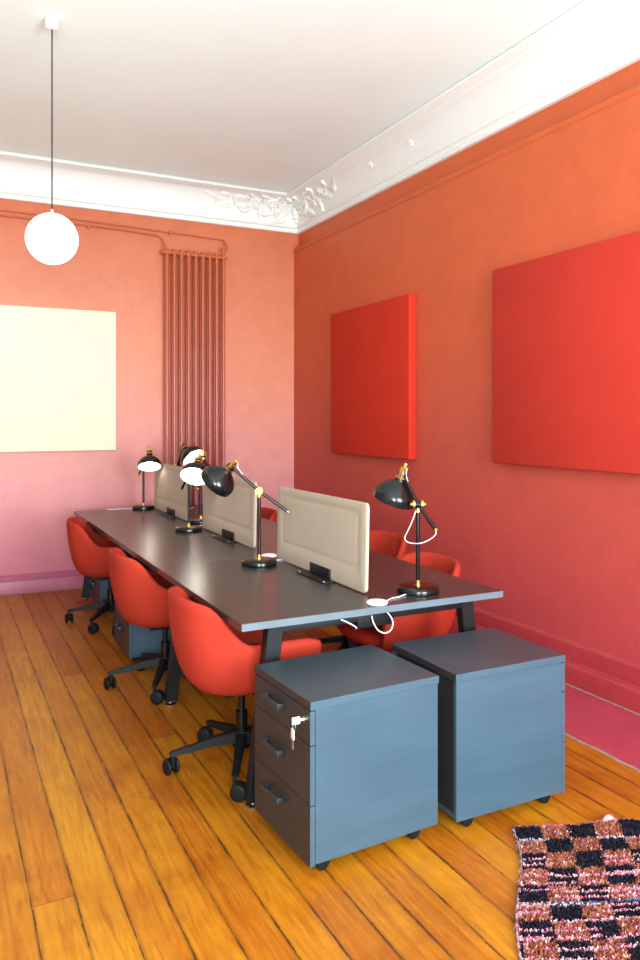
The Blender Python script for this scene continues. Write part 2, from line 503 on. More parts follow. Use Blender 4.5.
# painted strip of floor with its rough plaster edge
st = MB(); rnd = random.Random(5)
N = 160; top = []; edge = []
ys = [YF + (YB-YF)*i/N for i in range(N+1)]
e0 = [2.675 + rnd.uniform(-.006, .006) for _ in ys]
for i in range(N):
    a = [st.bm.verts.new((e0[i], ys[i], .004)), st.bm.verts.new((XR, ys[i], .004)), st.bm.verts.new((XR, ys[i+1], .004)), st.bm.verts.new((e0[i+1], ys[i+1], .004))]
    st.mi = 0; st.face(a)
    b0, b1 = e0[i]-.014-rnd.uniform(0, .008), e0[i+1]-.014
    st.mi = 1
    st.face([st.bm.verts.new((b0, ys[i], .0008)), st.bm.verts.new((e0[i], ys[i], .0042)), st.bm.verts.new((e0[i+1], ys[i+1], .0042)), st.bm.verts.new((b1, ys[i+1], .0008))])
    # dust line at the foot of the baseboard
    st.face([st.bm.verts.new((XR-.07-rnd.uniform(0, .006), ys[i], .0045)), st.bm.verts.new((XR-.058, ys[i], .0075)), st.bm.verts.new((XR-.058, ys[i+1], .0075)), st.bm.verts.new((XR-.07, ys[i+1], .0045))])
struct(st.build('trim_3', [M['strip'], M['strip_edge']], smooth=0), 'raspberry painted strip of floor along the right wall', 'floor strip')
# rough plaster line under the back baseboard
sb = MB()
for i in range(80):
    x0 = XL + (XR-XL)*i/80; x1 = XL + (XR-XL)*(i+1)/80
    j = .008 + .012*rnd.random()
    sb.box(x0, x1, YB-.03-j, YB-.028, 0, .004+.004*rnd.random())
struct(sb.build('trim_4', M['strip_edge'], smooth=0))

# ------------------------------------------------------------------ radiator and pipes
rad = thing('radiator', (2.158, YB-.075, 0), 'tall copper-painted column radiator on the far wall', 'radiator')
nc = 9
for i in range(nc):
    x = -.275 + .55*i/(nc-1) + .01
    c = MB()
    for dy in (-.034, .034):
        c.cyl((x, dy, .13), (x, dy, 3.075), .0155, 14)
        c.lathe([(0, 3.073), (.0155, 3.075), (.012, 3.085), (0, 3.088)], 14, Matrix.Translation((x, dy, 0)))
    c.build('radiator_column', M['radiator'], rad)
for z in (.15, 3.045):
    h = MB()
    for dy in (-.034, .034):
        h.cyl((-.305, dy, z), (.315, dy, z), .014, 12)
    for i in range(nc):
        x = -.265 + .55*i/(nc-1)
        h.box(x-.016, x+.016, -.034, .034, z-.018, z+.018, .004)
    h.build('header', M['radiator'], rad)
v = MB(); v.cyl((-.32, -.034, 3.045), (-.28, -.034, 3.045), .02, 12); v.build('valve', M['radiator'], rad)
v = MB(); v.lathe([(0, 3.04), (.012, 3.04), (.012, 3.10), (.017, 3.10), (.017, 3.14), (0, 3.14)], 12, Matrix.Translation((.285, -.034, 0))); v.build('valve', M['radiator'], rad)
for x in (-.22, .22):
    for z in (.7, 2.9):
        MB().box(x-.012, x+.012, .03, .074, z-.02, z+.02).build('bracket', M['radiator'], rad)
    MB().box(x-.02, x+.02, -.05, .05, 0, .135, .004).build('foot', M['radiator'], rad)
for nm, pts, lab in (('heating_pipe', [(XL, YB-.025, 3.245), (1.0, YB-.025, 3.235), (1.74, YB-.025, 3.215), (1.83, YB-.026, 3.205), (1.868, YB-.05, 3.17), (1.875, YB-.09, 3.11), (1.875, YB-.108, 3.045)],
                      'lower copper-painted heating pipe bending down into left end of radiator'),
                     ('heating_pipe', [(XL, YB-.022, 3.292), (.6, YB-.022, 3.282), (1.4, YB-.022, 3.268), (2.0, YB-.022, 3.252), (2.43, YB-.022, 3.238), (2.468, YB-.03, 3.232), (2.475, YB-.06, 3.2), (2.475, YB-.105, 3.16), (2.475, YB-.109, 3.13)],
                      'upper copper-painted heating pipe running over to right end of radiator')):
    p = MB(); p.tube(spline(pts, 5), .0085, 8)
    o = tag(p.build(nm, M['radiator']), lab, 'pipe', 'heating pipes on the far wall')
    for xx in ((.1, 1.2) if 'lower' in lab else (.35, 1.95)):
        zz = (3.24 if xx < 1 else 3.228) if 'lower' in lab else (3.285 if xx < 1 else 3.2535)
        MB().box(xx-.012, xx+.012, YB-.036, YB-.0015, zz-.016, zz+.016, .003).build('pipe_clip', M['radiator'], o)

# ------------------------------------------------------------------ wall canvases
def canvas(name, x0, x1, y0, y1, z0, z1, mt, lab):
    o = MB().box(x0, x1, y0, y1, z0, z1, .006, seg=3).build(name, mt, smooth=40)
    return tag(o, lab, 'canvas', 'square canvases on the walls')
canvas('wall_canvas', .185, 1.44, YB-.05, YB-.001, 1.22, 2.472, M['canvas_cream'], 'plain cream square canvas on the salmon far wall')
canvas('wall_canvas', XR-.072, XR-.001, 4.81, 6.085, 1.197, 2.446, M['canvas_red'], 'plain scarlet square canvas nearer the room corner on right wall')
canvas('wall_canvas', XR-.072, XR-.001, 2.59, 3.845, 1.222, 2.452, M['canvas_crimson'], 'plain crimson square canvas cut off by right edge of photo')

# ------------------------------------------------------------------ pendant lamp
pl = thing('pendant_lamp', (.562, 4.42, ZC), 'glowing white globe pendant lamp hanging on a thin dark cord', 'lamp')
MB().lathe([(0, 0), (.034, 0), (.036, -.006), (.036, -.052), (.03, -.062), (.008, -.066), (0, -.066)], 28).build('canopy', M['white_plastic'], pl)
MB().cyl((0, 0, -.064), (0, 0, -1.06), .0035, 8).build('cord', M['black_plastic'], pl)
zc = 2.497-ZC
MB().lathe([(0, zc+.165), (.005, zc+.163), (.007, zc+.15), (.008, zc+.146), (.009, zc+.132), (0, zc+.132)], 24).build('lamp_holder', M['white_plastic'], pl)
MB().lathe([((.139*math.sin(PI*i/24)) if 0 < i < 24 else 0, zc-.139*math.cos(PI*i/24)) for i in range(25)], 40).build('globe_shade', M['globe'], pl, smooth=80)

# ------------------------------------------------------------------ desk
DX0, DX1, DH = 1.016, 2.268, .73
DY = [2.68, 3.973, 5.29, 6.62]
desk = thing('bench_desk', (DX0, DY[0], 0), 'long dark graphite bench desk seating six', 'desk')
def rel(v, o): return (v[0]-o[0], v[1]-o[1], v[2]-o[2])
W = DX1-DX0
for i in range(3):
    y0, y1 = DY[i]-DY[0]+(.0012 if i else 0), DY[i+1]-DY[0]-(.0012 if i < 2 else 0)
    t = MB()
    t.mi = 0
    t.box(.0015, W-.0015, y0+.0015, y1-.0015, DH-.0275, DH, 0)
    t.mi = 1
    t.box(0, W, y0, y0+.0016, DH-.028, DH-.0004); t.box(0, W, y1-.0016, y1, DH-.028, DH-.0004)
    t.mi = 0
    t.box(0, .0016, y0, y1, DH-.028, DH-.0004); t.box(W-.0016, W, y0, y1, DH-.028, DH-.0004)
    t.build('tabletop', [M['desk_top'], M['desk_edge']], desk, smooth=0)
M['leg'] = mat_plain('black_powder_coat', srgb(13, 16, 19), .5, spec=.3, noise=(80, .08), bump=(400, .08, .0004))
def leg_mb(ly, side):
    m = MB()
    xt, xf = (.165, .075) if side < 0 else (W-.165, W-.075)
    hx = .034; hy = .024
    A = [m.bm.verts.new((xf+sx*hx*.85, ly+sy*hy, .022)) for sx, sy in ((-1, -1), (1, -1), (1, 1), (-1, 1))]
    B = [m.bm.verts.new((xt+sx*hx, ly+sy*hy, DH-.0285)) for sx, sy in ((-1, -1), (1, -1), (1, 1), (-1, 1))]
    for i in range(4):
        m.face([A[i], A[(i+1) % 4], B[(i+1) % 4], B[i]])
    m.face(A[::-1]); m.face(B)
    bmesh.ops.bevel(m.bm, geom=m.bm.edges[:], offset=.003, segments=1, affect='EDGES')
    return m
for k, Y in enumerate((2.752, 3.925, 5.28, 6.51)):
    ly = Y-DY[0]
    for side in (-1, 1):
        lg = leg_mb(ly, side).build('leg', M['leg'], desk, smooth=30)
        xf = .075 if side < 0 else W-.075
        MB().lathe([(0, 0), (.026, 0), (.028, .006), (.02, .01), (.012, .012), (.012, .024), (0, .024)], 20, Matrix.Translation((xf, ly, 0))).build('foot_glide', M['steel'], lg)
    MB().box(.195, W-.195, ly-.02, ly+.02, DH-.068, DH-.0285, .002).build('cross_rail', M['leg'], desk)
for x in (.3, W-.3):
    MB().box(x-.02, x+.02, .115, 3.74, DH-.066, DH-.0285, .002).build('long_rail', M['leg'], desk)
cb = MB(); cb.box(.53, .70, .05, .3, DH-.095, DH-.03, .004)
pb = cb.build('cable_box', M['black_plastic'], desk)
cbl = MB()
cbl.tube(spline([(.60, .06, .69), (.592, .03, .66), (.60, .0, .632), (.63, -.01, .622), (.662, .0, .632), (.68, .02, .655), (.676, .04, .68), (.665, .06, .695)], 8), .0025, 8)
cbl.build('cable', M['white_plastic'], desk)
cbl = MB()
cbl.tube(spline([(.44, .03, .69), (.47, .01, .675), (.50, .01, .655), (.515, .04, .64)], 6), .0025, 8)
cbl.build('cable', M['white_plastic'], desk)

# ------------------------------------------------------------------ felt screens
def rounded_rect(w, h, r, n=6):
    pts = []
    for cx, cy, a0 in ((w/2-r, h/2-r, 0), (-w/2+r, h/2-r, PI/2), (-w/2+r, -h/2+r, PI), (w/2-r, -h/2+r, 1.5*PI)):
        for k in range(n+1):
            a = a0 + k/n*PI/2
            pts.append((cx + r*math.cos(a), cy + r*math.sin(a)))
    return pts
def make_screen(label):
    root = thing('desk_screen', (0, 0, 0), label, 'desk screen', 'felt screens along the middle of the desk')
    m = MB()
    w_, h_ = .975, .395
    levels = [  # (inset from outline, x offset, centre z shift, corner radius)
        (0.002, -.010, .02), (0, -.0085, .021), ]
    loops = []
    def loop(inset_l, inset_t, inset_b, x, r):
        ww = w_-2*inset_l; hh = h_-inset_t-inset_b; cz = (inset_b-inset_t)/2
        return [m.bm.verts.new((x, p[0], h_/2 + .006 + cz + p[1])) for p in rounded_rect(ww, hh, r)]
    # front face (towards -x) with a sunk rounded rectangle, then edge, then the same at the back
    half = [(.105, .075, .125, .0070, .012), (.092, .062, .112, .0066, .018), (.084, .054, .104, .0048, .022), (.074, .044, .094, .0048, .028), (.062, .032, .082, .0088, .03), (.006, .006, .006, .0090, .02), (0, 0, 0, .0065, .022)]
    seq = [(a, b_, c_, -x, r) for a, b_, c_, x, r in half] + half[::-1]
    loops = [loop(*s) for s in seq]
    m.face(loops[0]); m.face(loops[-1][::-1])
    for a, b in zip(loops[:-1], loops[1:]):
        n = len(a)
        for i in range(n):
            m.face([a[i], a[(i+1) % n], b[(i+1) % n], b[i]])
    pan = m.build('felt_panel', M['felt'], root, smooth=60)
    for s1 in (-1, 1):
        c = MB()
        x = sorted((s1*.07, s1*.0095)); c.box(x[0], x[1], -.21, .10, .0005, .006, .002)
        x = sorted((s1*.020, s1*.0095)); c.box(x[0], x[1], -.165, .05, .004, .056, .004)
        c.build('clamp', M['leg'], root)
    for y in (-.19, .08):
        MB().lathe([(0, .006), (.007, .006), (.007, .009), (0, .01)], 12, Matrix.Translation((-.06, y, 0))).build('screw', M['steel'], root)
    return root
sc_proto = make_screen('beige felt desk screen nearest the two large pedestals')
sc_proto.location = (1.678, 3.372, DH)
scr = [sc_proto, dup(sc_proto, (1.675, 4.68, DH), 0, 'middle beige felt desk screen, behind the lamp with long slanting arm'),
       dup(sc_proto, (1.675, 6.02, DH), 0, 'beige felt desk screen at the radiator end of the desk')]
for o in scr: o.rotation_euler = (0, math.radians(1.2), 0)

# ------------------------------------------------------------------ chairs
def interp(tab, z):
    if z <= tab[0][0]: return tab[0][1]
    for (a, va), (b, vb) in zip(tab[:-1], tab[1:]):
        if z <= b:
            t = (z-a)/(b-a); return va + (vb-va)*t
    return tab[-1][1]
def smoothstep(a, b, x):
    t = max(0, min(1, (x-a)/(b-a))); return t*t*(3-2*t)
def make_chair(label, group):
    root = thing('office_chair', (0, 0, 0), label, 'chair', group)
    NT_, NV = 49, 13
    SBX = [(.400, .42), (.410, .58), (.43, .70), (.46, .78), (.50, .84), (.58, .905), (.66, .95), (.82, 1.0)]
    SFX = [(.400, .70), (.412, .84), (.44, .93), (.52, 1.0), (.82, 1.0)]
    SY = [(.400, .42), (.410, .60), (.43, .74), (.46, .83), (.50, .90), (.56, .95), (.64, .98), (.82, 1.0)]
    outer = []
    for i in range(NT_):
        t = i/(NT_-1)*2-1          # -1..1
        # plan curve: arms straight, back a half super-ellipse
        s = abs(t)
        sgn = -1 if t < 0 else 1
        if s > .62:
            u = (s-.62)/.38
            px = -.02 + u*.28; py = .285 + .0*u
            py -= .016*u*u
        else:
            a = (s/.62)*PI/2
            px = -.02 - .295*abs(math.cos(a))**.82; py = .285*math.sin(a)**.82 if a > 0 else 0
        py *= sgn
        zr = .638 + .174*(1-smoothstep(-.25, -.06, px)) - .022*smoothstep(.1, .3, abs(py))*(1-smoothstep(-.2, 0, px)) - .006*smoothstep(.0, .22, px) - .02*smoothstep(.20, .26, px)
        col = []
        for j in range(NV):
            v = j/(NV-1)
            if v < .4: z = .400 + .06*(v/.4)**1.6
            else: z = .46 + (zr-.46)*((v-.4)/.6)
            # reach rim scale independent of arm height for y
            fx = interp(SBX, z) if px < 0 else interp(SFX, z)
            k = (z-.4)/(zr-.4)
            fy = interp(SY, z); fy = fy + (1-fy)*smoothstep(.5, 1, k)*.8
            # recline is only for the back
            x = px*fx
            if px >= 0: x = px*fx
            col.append(Vector((x, py*fy, z)))
        outer.append(col)
    th = .036
    inner = []
    for i in range(NT_):
        col = []
        for j in range(NV):
            p = outer[i][j]
            dt = outer[min(i+1, NT_-1)][j] - outer[max(i-1, 0)][j]
            dv = outer[i][min(j+1, NV-1)] - outer[i][max(j-1, 0)]
            n = dt.cross(dv)
            if n.length > 1e-9: n.normalize()
            c = Vector((.05, 0, .62)) - p
            if n.dot(c) < 0: n = -n
            if j == NV-1:
                n = Vector((n.x, n.y, 0)).normalized()
            q = p + n*th
            col.append(q)
        inner.append(col)
    m = MB()
    CZ = Vector((0, 0, -.045))
    V = m.bm.verts
    O = [[V.new(p+CZ) for p in c] for c in outer]
    I = [[V.new(p+CZ) for p in c] for c in inner]
    R = [V.new((outer[i][-1]+inner[i][-1])/2 + Vector((0, 0, .012)) + CZ) for i in range(NT_)]
    for i in range(NT_-1):
        for j in range(NV-1):
            m.face([O[i][j], O[i+1][j], O[i+1][j+1], O[i][j+1]])
            m.face([I[i][j], I[i][j+1], I[i+1][j+1], I[i+1][j]])
        m.face([O[i][-1], O[i+1][-1], R[i+1], R[i]])
        m.face([R[i], R[i+1], I[i+1][-1], I[i][-1]])
    for i, s in ((0, 1), (NT_-1, -1)):
        for j in range(NV-1):
            m.face([O[i][j], O[i][j+1], I[i][j+1], I[i][j]][::s])
        m.face([O[i][-1], R[i], I[i][-1]][::s])
    # close the pan under the seat
    half = NT_//2
    for i in range(half):
        a, b = i, NT_-1-i
        if i+1 < half or True:
            i2, b2 = i+1, NT_-2-i
            if i2 == b2:
                m.face([O[a][0], O[i2][0], O[b][0]]); m.face([I[a][0], I[b][0], I[i2][0]])
            else:
                m.face([O[a][0], O[i2][0], O[b2][0], O[b][0]]); m.face([I[a][0], I[b][0], I[b2][0], I[i2][0]])
    m.face([O[0][0], I[0][0], I[-1][0], O[-1][0]])
    sh = m.build('shell', M['fabric'], root, smooth=80)
    md = sh.modifiers.new('sub', 'SUBSURF'); md.levels = 1; md.render_levels = 1
    # seat cushion: soft slab following the inside of the shell
    c = MB()
    rings = []
    for z, k in ((.432, .80), (.436, .93), (.455, 1.0), (.485, 1.0), (.503, .95), (.51, .80), (.513, .4)):
        ring = []
        for i in range(40):
            a = 2*PI*i/40
            ca, sa = math.cos(a), math.sin(a)
            px = math.copysign(abs(ca)**.6, ca); py = math.copysign(abs(sa)**.6, sa)
            x = (.285 if px > 0 else .17)*px*k; y = .222*py*k
            if px > 0: y *= 1 - .06*px
            zz = z
            if px > .75 and z > .47: zz -= .012*(px-.75)/.25
            ring.append(c.bm.verts.new((x, y, zz-.045)))
        rings.append(ring)
    for a, b in zip(rings[:-1], rings[1:]):
        for i in range(40): c.face([a[i], a[(i+1) % 40], b[(i+1) % 40], b[i]])
    c.face(rings[0][::-1]); c.face(rings[-1])
    c.build('seat_cushion', M['cushion'], root, smooth=80)
    # mechanism and column
    mm = MB(); mm.box(-.10, .09, -.07, .07, .327, .357, .01); mm.cyl((.02, -.06, .34), (.02, -.22, .335), .006, 8); mm.box(-.01, .05, -.25, -.21, .329, .341, .004)
    mm.build('tilt_mechanism', M['black_plastic'], root)
    g = MB(); g.cyl((0, 0, .14), (0, 0, .24), .026, 20); g.cyl((0, 0, .24), (0, 0, .33), .015, 20)
    g.build('gas_lift', M['black_metal'], root)
    b = MB(); b.lathe([(0, .085), (.036, .085), (.042, .095), (.042, .148), (.036, .158), (0, .158)], 24)
    base = b.build('hub', M['black_plastic'], root)
    for k in range(5):
        a = PI - .14 + k*2*PI/5
        ca, sa = math.cos(a), math.sin(a)
        R_ = .295
        lm = MB()
        st_ = []
        for t, zt, zb, hw in ((.03, .156, .108, .024), (.12, .142, .108, .02), (.22, .118, .092, .0165), (R_-.004, .105, .084, .0155), (R_+.016, .100, .086, .012)):
            st_.append([lm.bm.verts.new((t*ca - s1*hw*sa, t*sa + s1*hw*ca, z)) for s1, z in ((-1, zb), (1, zb), (.8, zt), (-.8, zt))])
        for p0, p1 in zip(st_[:-1], st_[1:]):
            for q in range(4): lm.face([p0[q], p0[(q+1) % 4], p1[(q+1) % 4], p1[q]])
        lm.face(st_[0][::-1]); lm.face(st_[-1])
        bmesh.ops.bevel(lm.bm, geom=lm.bm.edges[:], offset=.0035, segments=2, affect='EDGES')
        lm.build('base_leg', M['black_plastic'], root, smooth=50)
        # caster
        ta = a + (0.9 if k % 2 else -1.2) + k*.5
        tx, ty = math.cos(ta), math.sin(ta)
        cx, cy = R_*ca + tx*.018, R_*sa + ty*.018
        cm = MB(); cm.cyl((R_*ca, R_*sa, .05), (R_*ca, R_*sa, .09), .0085, 10)
        mt = Matrix.Translation((cx, cy, .034)) @ Matrix.Rotation(ta, 4, 'Z') @ Matrix.Rotation(PI/2, 4, 'X')
        cm.lathe([(0, -.008), (.018, -.008), (.018, .008), (0, .008)], 16, mt)
        # hood
        hood = []
        for q in range(9):
            an = -.2 + q/8*(PI*.85)
            hood.append((math.cos(an)*.036, math.sin(an)*.036))
        for z0, z1 in ((-.011, .011),):
            A_ = [cm.bm.verts.new(mt @ Vector((u, v_, z0))) for u, v_ in hood]; B_ = [cm.bm.verts.new(mt @ Vector((u, v_, z1))) for u, v_ in hood]
            A2 = [cm.bm.verts.new(mt @ Vector((u*.85, v_*.85, z0))) for u, v_ in hood]; B2 = [cm.bm.verts.new(mt @ Vector((u*.85, v_*.85, z1))) for u, v_ in hood]
            for q in range(8):
                cm.face([A_[q], A_[q+1], B_[q+1], B_[q]]); cm.face([A2[q], B2[q], B2[q+1], A2[q+1]])
                cm.face([A_[q], A2[q], A2[q+1], A_[q+1]]); cm.face([B_[q], B_[q+1], B2[q+1], B2[q]])
        cs = cm.build('caster', M['black_plastic'], root, smooth=40)
        for s1 in (-1, 1):
            wm = MB()
            z0, z1 = (.012, .027) if s1 > 0 else (-.027, -.012)
            wm.lathe([(0, z0), (.026, z0), (.032, z0+.003), (.034, (z0+z1)/2), (.032, z1-.003), (.026, z1), (.012, z1-(.002 if s1 > 0 else 0)), (0, z1)], 24, mt)
            wm.build('wheel', M['black_plastic'], cs, smooth=40)
    return root
GL, GR = 'red shell chairs on the window side of the desk', 'red shell chairs along the right wall side'
ch = make_chair('red shell office chair right beside the near grey pedestal with keys', 'red shell office chairs around the desk')
ch.location = (1.175, 3.095, 0); ch.rotation_euler = (0, 0, 0)
for x, y, rz, lab in ((1.15, 4.245, .0, 'red shell office chair in the middle of the desk\'s left side'),
                      (1.14, 5.72, -.2, 'red shell office chair on the left side nearest the far wall'),
                      (2.12, 3.33, PI+.06, 'red shell office chair half under the desk behind the lamp with looped white cord'),
                      (2.32, 4.13, PI+.08, 'red shell office chair on right side, only its backrest showing beside the near screen'),
                      (2.12, 5.69, PI, 'red shell office chair glimpsed between two screens on the far right side')):
    dup(ch, (x, y, 0), rz, lab)

# ------------------------------------------------------------------ lamps
def lamp(base, neck, axis, rear, label, disc, cord, loops, pin=None):
    root = thing('desk_lamp', (base[0], base[1], DH), label, 'desk lamp', 'black desk lamps with brass fittings')
    J = Vector((0, 0, .39)); N = J + Vector(neck); E_ = J + Vector(rear); A = Vector(axis).normalized()
    MB().lathe([(0, .0005), (.090, .0005), (.094, .004), (.095, .018), (.091, .026), (.082, .030), (.02, .031), (0, .031)], 40).build('base', M['black_metal'], root, smooth=40)
    p = MB(); p.cyl((0, 0, .052), (0, 0, .375), .0095, 16)
    po = p.build('pole', M['black_metal'], root)
    b1 = MB(); b1.lathe([(0, .029), (.014, .029), (.014, .035), (.0105, .037), (.0105, .054), (0, .054)], 18)
    b1.build('collar', M['brass'], po)
    # joint: brass sphere-ended cross pin with a black drum
    d = (N-E_).normalized()
    pin = Vector(pin) if pin else d.cross(Vector((0, 0, 1))).normalized()
    j = MB(); j.cyl(J - pin*.013, J + pin*.013, .0185, 20)
    jo = j.build('joint', M['black_metal'], root)
    for s1 in (-1, 1):
        k = MB()
        k.cyl(J + pin*s1*.013, J + pin*s1*.024, .0195, 20); k.cyl(J + pin*s1*.0235, J + pin*s1*.034, .011, 16, .008)
        k.build('brass_knob', M['brass'], jo)
    k = MB()
    k.cyl(J - Vector((0, 0, .034)), J - Vector((0, 0, .012)), .0115, 16)
    k.build('brass_collar', M['brass'], jo)
    # arm: two straight tubes through the joint drum
    off = pin*.0
    a = MB(); a.tube([E_, J + off, N - (N-J).normalized()*.02], .0085, 12)
    ao = a.build('arm', M['black_metal'], root)
    e = MB(); e.cyl(E_ - (J-E_).normalized()*.006, E_ + (J-E_).normalized()*.004, .0088, 12)
    e.build('end_cap', M['brass'], ao)
    # shade: bell outside black, inside white
    mt = Matrix.Translation(N) @ A.to_track_quat('Z', 'Y').to_matrix().to_4x4()
    s = MB()
    prof_o = [(r*1.06, z*1.12) for r, z in [(.020, -.005), (.0225, 0), (.0225, .026), (.0245, .031), (.036, .038), (.055, .051), (.073, .066), (.085, .079), (.0905, .090), (.0925, .102), (.092, .120)]]
    prof_i = [(r*1.06, z*1.12) for r, z in [(.0895, .120), (.090, .102), (.088, .091), (.082, .081), (.071, .069), (.053, .054), (.035, .042), (.022, .038), (0, .038)]]
    s.mi = 0
    s.lathe([(0, -.0055)] + prof_o + prof_i[:1], 40, mt)
    s.mi = 1
    s.lathe(prof_i, 40, mt)
    so = s.build('lamp_shade', [M['shade_black'], M['shade_white']], root, smooth=50)
    bl = MB(); bl.lathe([(0, .036), (.013, .038), (.014, .05), (.024, .066), (.0275, .08), (.023, .096), (.012, .104), (0, .106)], 20, mt)
    bl.build('bulb', M['bulb'], so, smooth=80)
    y = MB()
    # brass yoke over the neck: ring, two cheeks, top screw
    y.lathe([(.0228, .012), (.027, .012), (.027, .021), (.0228, .021)], 28, mt, close=True)
    for s1 in (-1, 1):
        y.box(s1*.0255-.0025, s1*.0255+.0025, -.006, .006, -.028, .016, .001, mt)
    y.box(-.028, .028, -.006, .006, -.033, -.027, .0015, mt)
    y.cyl(mt @ Vector((0, 0, -.045)), mt @ Vector((0, 0, -.004)), .0075, 12)
    y.lathe([(0, -.05), (.007, -.05), (.0095, -.046), (.0095, -.04), (0, -.04)], 16, mt)
    y.build('brass_yoke', M['brass'], so)
    # white cords
    c = MB()
    bx, by = base[0], base[1]
    for lp in loops:
        lc = MB(); lc.tube(spline([Vector(q) for q in lp], 8), .0019, 6); lc.build('cord', M['white_plastic'], root, smooth=80)
    T = mt @ Vector((0, 0, -.03))
    c.tube(spline([T, T + Vector((0, 0, .012)) - (N-J).normalized()*.02, N + (J-N)*.25 + Vector((0, 0, .022)), N + (J-N)*.55 + Vector((0, 0, .004))], 8), .0019, 6)
    c.build('cord', M['white_plastic'], root, smooth=80)
    if cord:
        c = MB(); c.tube(spline([(q[0]-bx, q[1]-by, q[2]) for q in cord], 8), .0022, 6)
        c.build('power_cord', M['white_plastic'], root, smooth=80)
    if disc:
        MB().lathe([(0, .0005), (.040, .0005), (.044, .004), (.044, .009), (.038, .014), (.012, .015), (.011, .017), (0, .017)], 32, Matrix.Translation((disc[0]-bx, disc[1]-by, 0))).build('cord_switch', M['white_plastic'], root, smooth=40)
    return root
L4E = (.05, -.085, -.109)
lamp((1.911, 2.832), (-.028, .082, .134), (-.022, .042, -.12), (.04, -.08, -.105), 'black desk lamp on the near right desk corner with looped white cord',
     (1.635, 2.725), [(1.672, 2.73, .006), (1.70, 2.745, .004), (1.735, 2.77, .004), (1.77, 2.775, .004), (1.80, 2.79, .004), (1.83, 2.80, .006)],
     [[(.04, -.08, .285), (.036, -.084, .266), (.015, -.07, .243), (-.02, -.045, .225), (-.055, -.01, .226), (-.066, .005, .245), (-.045, 0, .29), (-.022, 0, .335), (-.012, 0, .362)]], pin=(.894, -.449, 0))
lamp((1.52, 3.745), (-.132, .066, .130), (-.059, .075, -.09), (.135, -.068, -.109), 'black desk lamp with long slanting arm reaching left over the desk',
     (1.655, 3.93), [(1.69, 3.92, .005), (1.71, 3.87, .004), (1.70, 3.80, .004), (1.65, 3.80, .004), (1.63, 3.81, .005)], [])
lamp((1.546, 5.095), (.028, -.125, .098), (-.37, -.54, -.72), (-.009, .139, -.109), 'black desk lamp with white shade interior standing by gap between middle and far screens',
     None, [(1.62, 5.2, .004), (1.66, 5.24, .005), (1.70, 5.30, .004), (1.78, 5.36, .004)], [])
lamp((1.575, 6.515), (.006, -.182, .105), (-.015, -.066, -.128), (.002, .167, -.101), 'black desk lamp at far left desk end against the pink wall',
     None, [(1.49, 6.54, .004), (1.42, 6.56, .006), (1.34, 6.57, .004), (1.28, 6.6, .004)], [])
lamp((1.745, 5.45), (.023, .022, .102), (-.007, -.008, -.12), (-.026, -.02, -.134), 'black desk lamp behind the screen gap, its thin pole showing',
     (1.80, 5.27), [(1.79, 5.31, .005), (1.775, 5.335, .004), (1.76, 5.362, .004)], [])
lamp((1.80, 6.24), (.006, -.137, .156), (.055, -.084, -.092), (-.012, .141, -.174), 'black desk lamp behind the far screen, white shade facing the radiator',
     None, [(1.86, 6.3, .004), (1.95, 6.35, .004), (2.0, 6.45, .004)], [])

# ------------------------------------------------------------------ pedestals
def make_pedestal(label):
    """front (drawers) towards local -x; origin at the floor under the front near corner"""
    root = thing('drawer_pedestal', (0, 0, 0), label, 'drawer cabinet', 'grey mobile drawer pedestals')
    L, Wd, H0, H1 = .526, .437, .05, .582
    b = MB()
    b.box(.02, L-.004, .004, .020, H0, H1-.028); b.box(.02, L-.004, Wd-.020, Wd-.004, H0, H1-.028)
    b.box(.02, L-.012, .020, Wd-.020, H0, H0+.016)
    b.box(.04, .056, .020, Wd-.020, H0+.016, H1-.028)
    b.build('carcass', M['ped'], root, smooth=0)
    MB().box(L-.03, L-.014, .020, Wd-.020, H0+.016, H1-.028).build('back_panel', M['ped_front'], root, smooth=0)
    tp = MB().box(0, L, 0, Wd, H1-.028, H1, .0012, seg=1)
    tp.bm.normal_update()
    for f in tp.bm.faces: f.material_index = 0 if abs(f.normal.z) > .9 else (1 if abs(f.normal.y) > .6 else 2)  # tone picked by facing, imitating lit sides and shaded ends
    tp.build('top_panel', [M['ped_top'], M['ped'], M['ped_front']], root, smooth=0)
    for z0, z1 in ((.044, .2405), (.2435, .4365), (.4395, .550)):
        d = MB().box(.0005, .0185, .004, Wd-.004, z0, z1, .001, seg=1)
        d.bm.normal_update()
        for f in d.bm.faces: f.material_index = 1 if abs(f.normal.y) > .6 else 0  # side strips take the lit tone, the rest the shaded one
        d = d.build('drawer', [M['ped_front'], M['ped']], root, smooth=0)
        zc_ = z0 + .125 if z1 < .5 else .505
        zc_ = {.044: .182, .2435: .345, .4395: .507}[z0]
        h_ = MB()
        y0, y1 = .19, .325
        for y in (y0, y1-.016):
            h_.box(-.024, .0005, y, y+.016, zc_-.011, zc_+.011, .003)
        h_.box(-.027, -.017, y0, y1, zc_-.010, zc_+.012, .004)
        hh = h_.build('handle', M['handle'], d)
    lk = MB(); lk.cyl((.0008, .04, .516), (-.005, .04, .516), .0105, 20)
    lk.build('lock', M['steel'], root)
    for x in (.075, L-.075):
        for y in (.06, Wd-.06):
            c = MB()
            c.cyl((x, y, .042), (x, y, .0495), .022, 16); c.box(x-.012, x+.014, y-.012, y+.012, .022, .043, .004)
            co = c.build('caster', M['black_plastic'], root)
            for s1 in (-1, 1):
                wm = MB(); mt = Matrix.Translation((x-.006, y+s1*.017, .0245)) @ Matrix.Rotation(PI/2, 4, 'X')
                wm.lathe([(0, -.008), (.021, -.008), (.0245, -.005), (.0245, .005), (.021, .008), (0, .008)], 20, mt)
                wm.build('wheel', M['black_plastic'], co)
    return root
M['handle'] = mat_plain('dark_grey_handle', srgb(36, 42, 48), .4, noise=(50, .05))
ped = make_pedestal('near grey drawer pedestal with keys hanging in its lock')
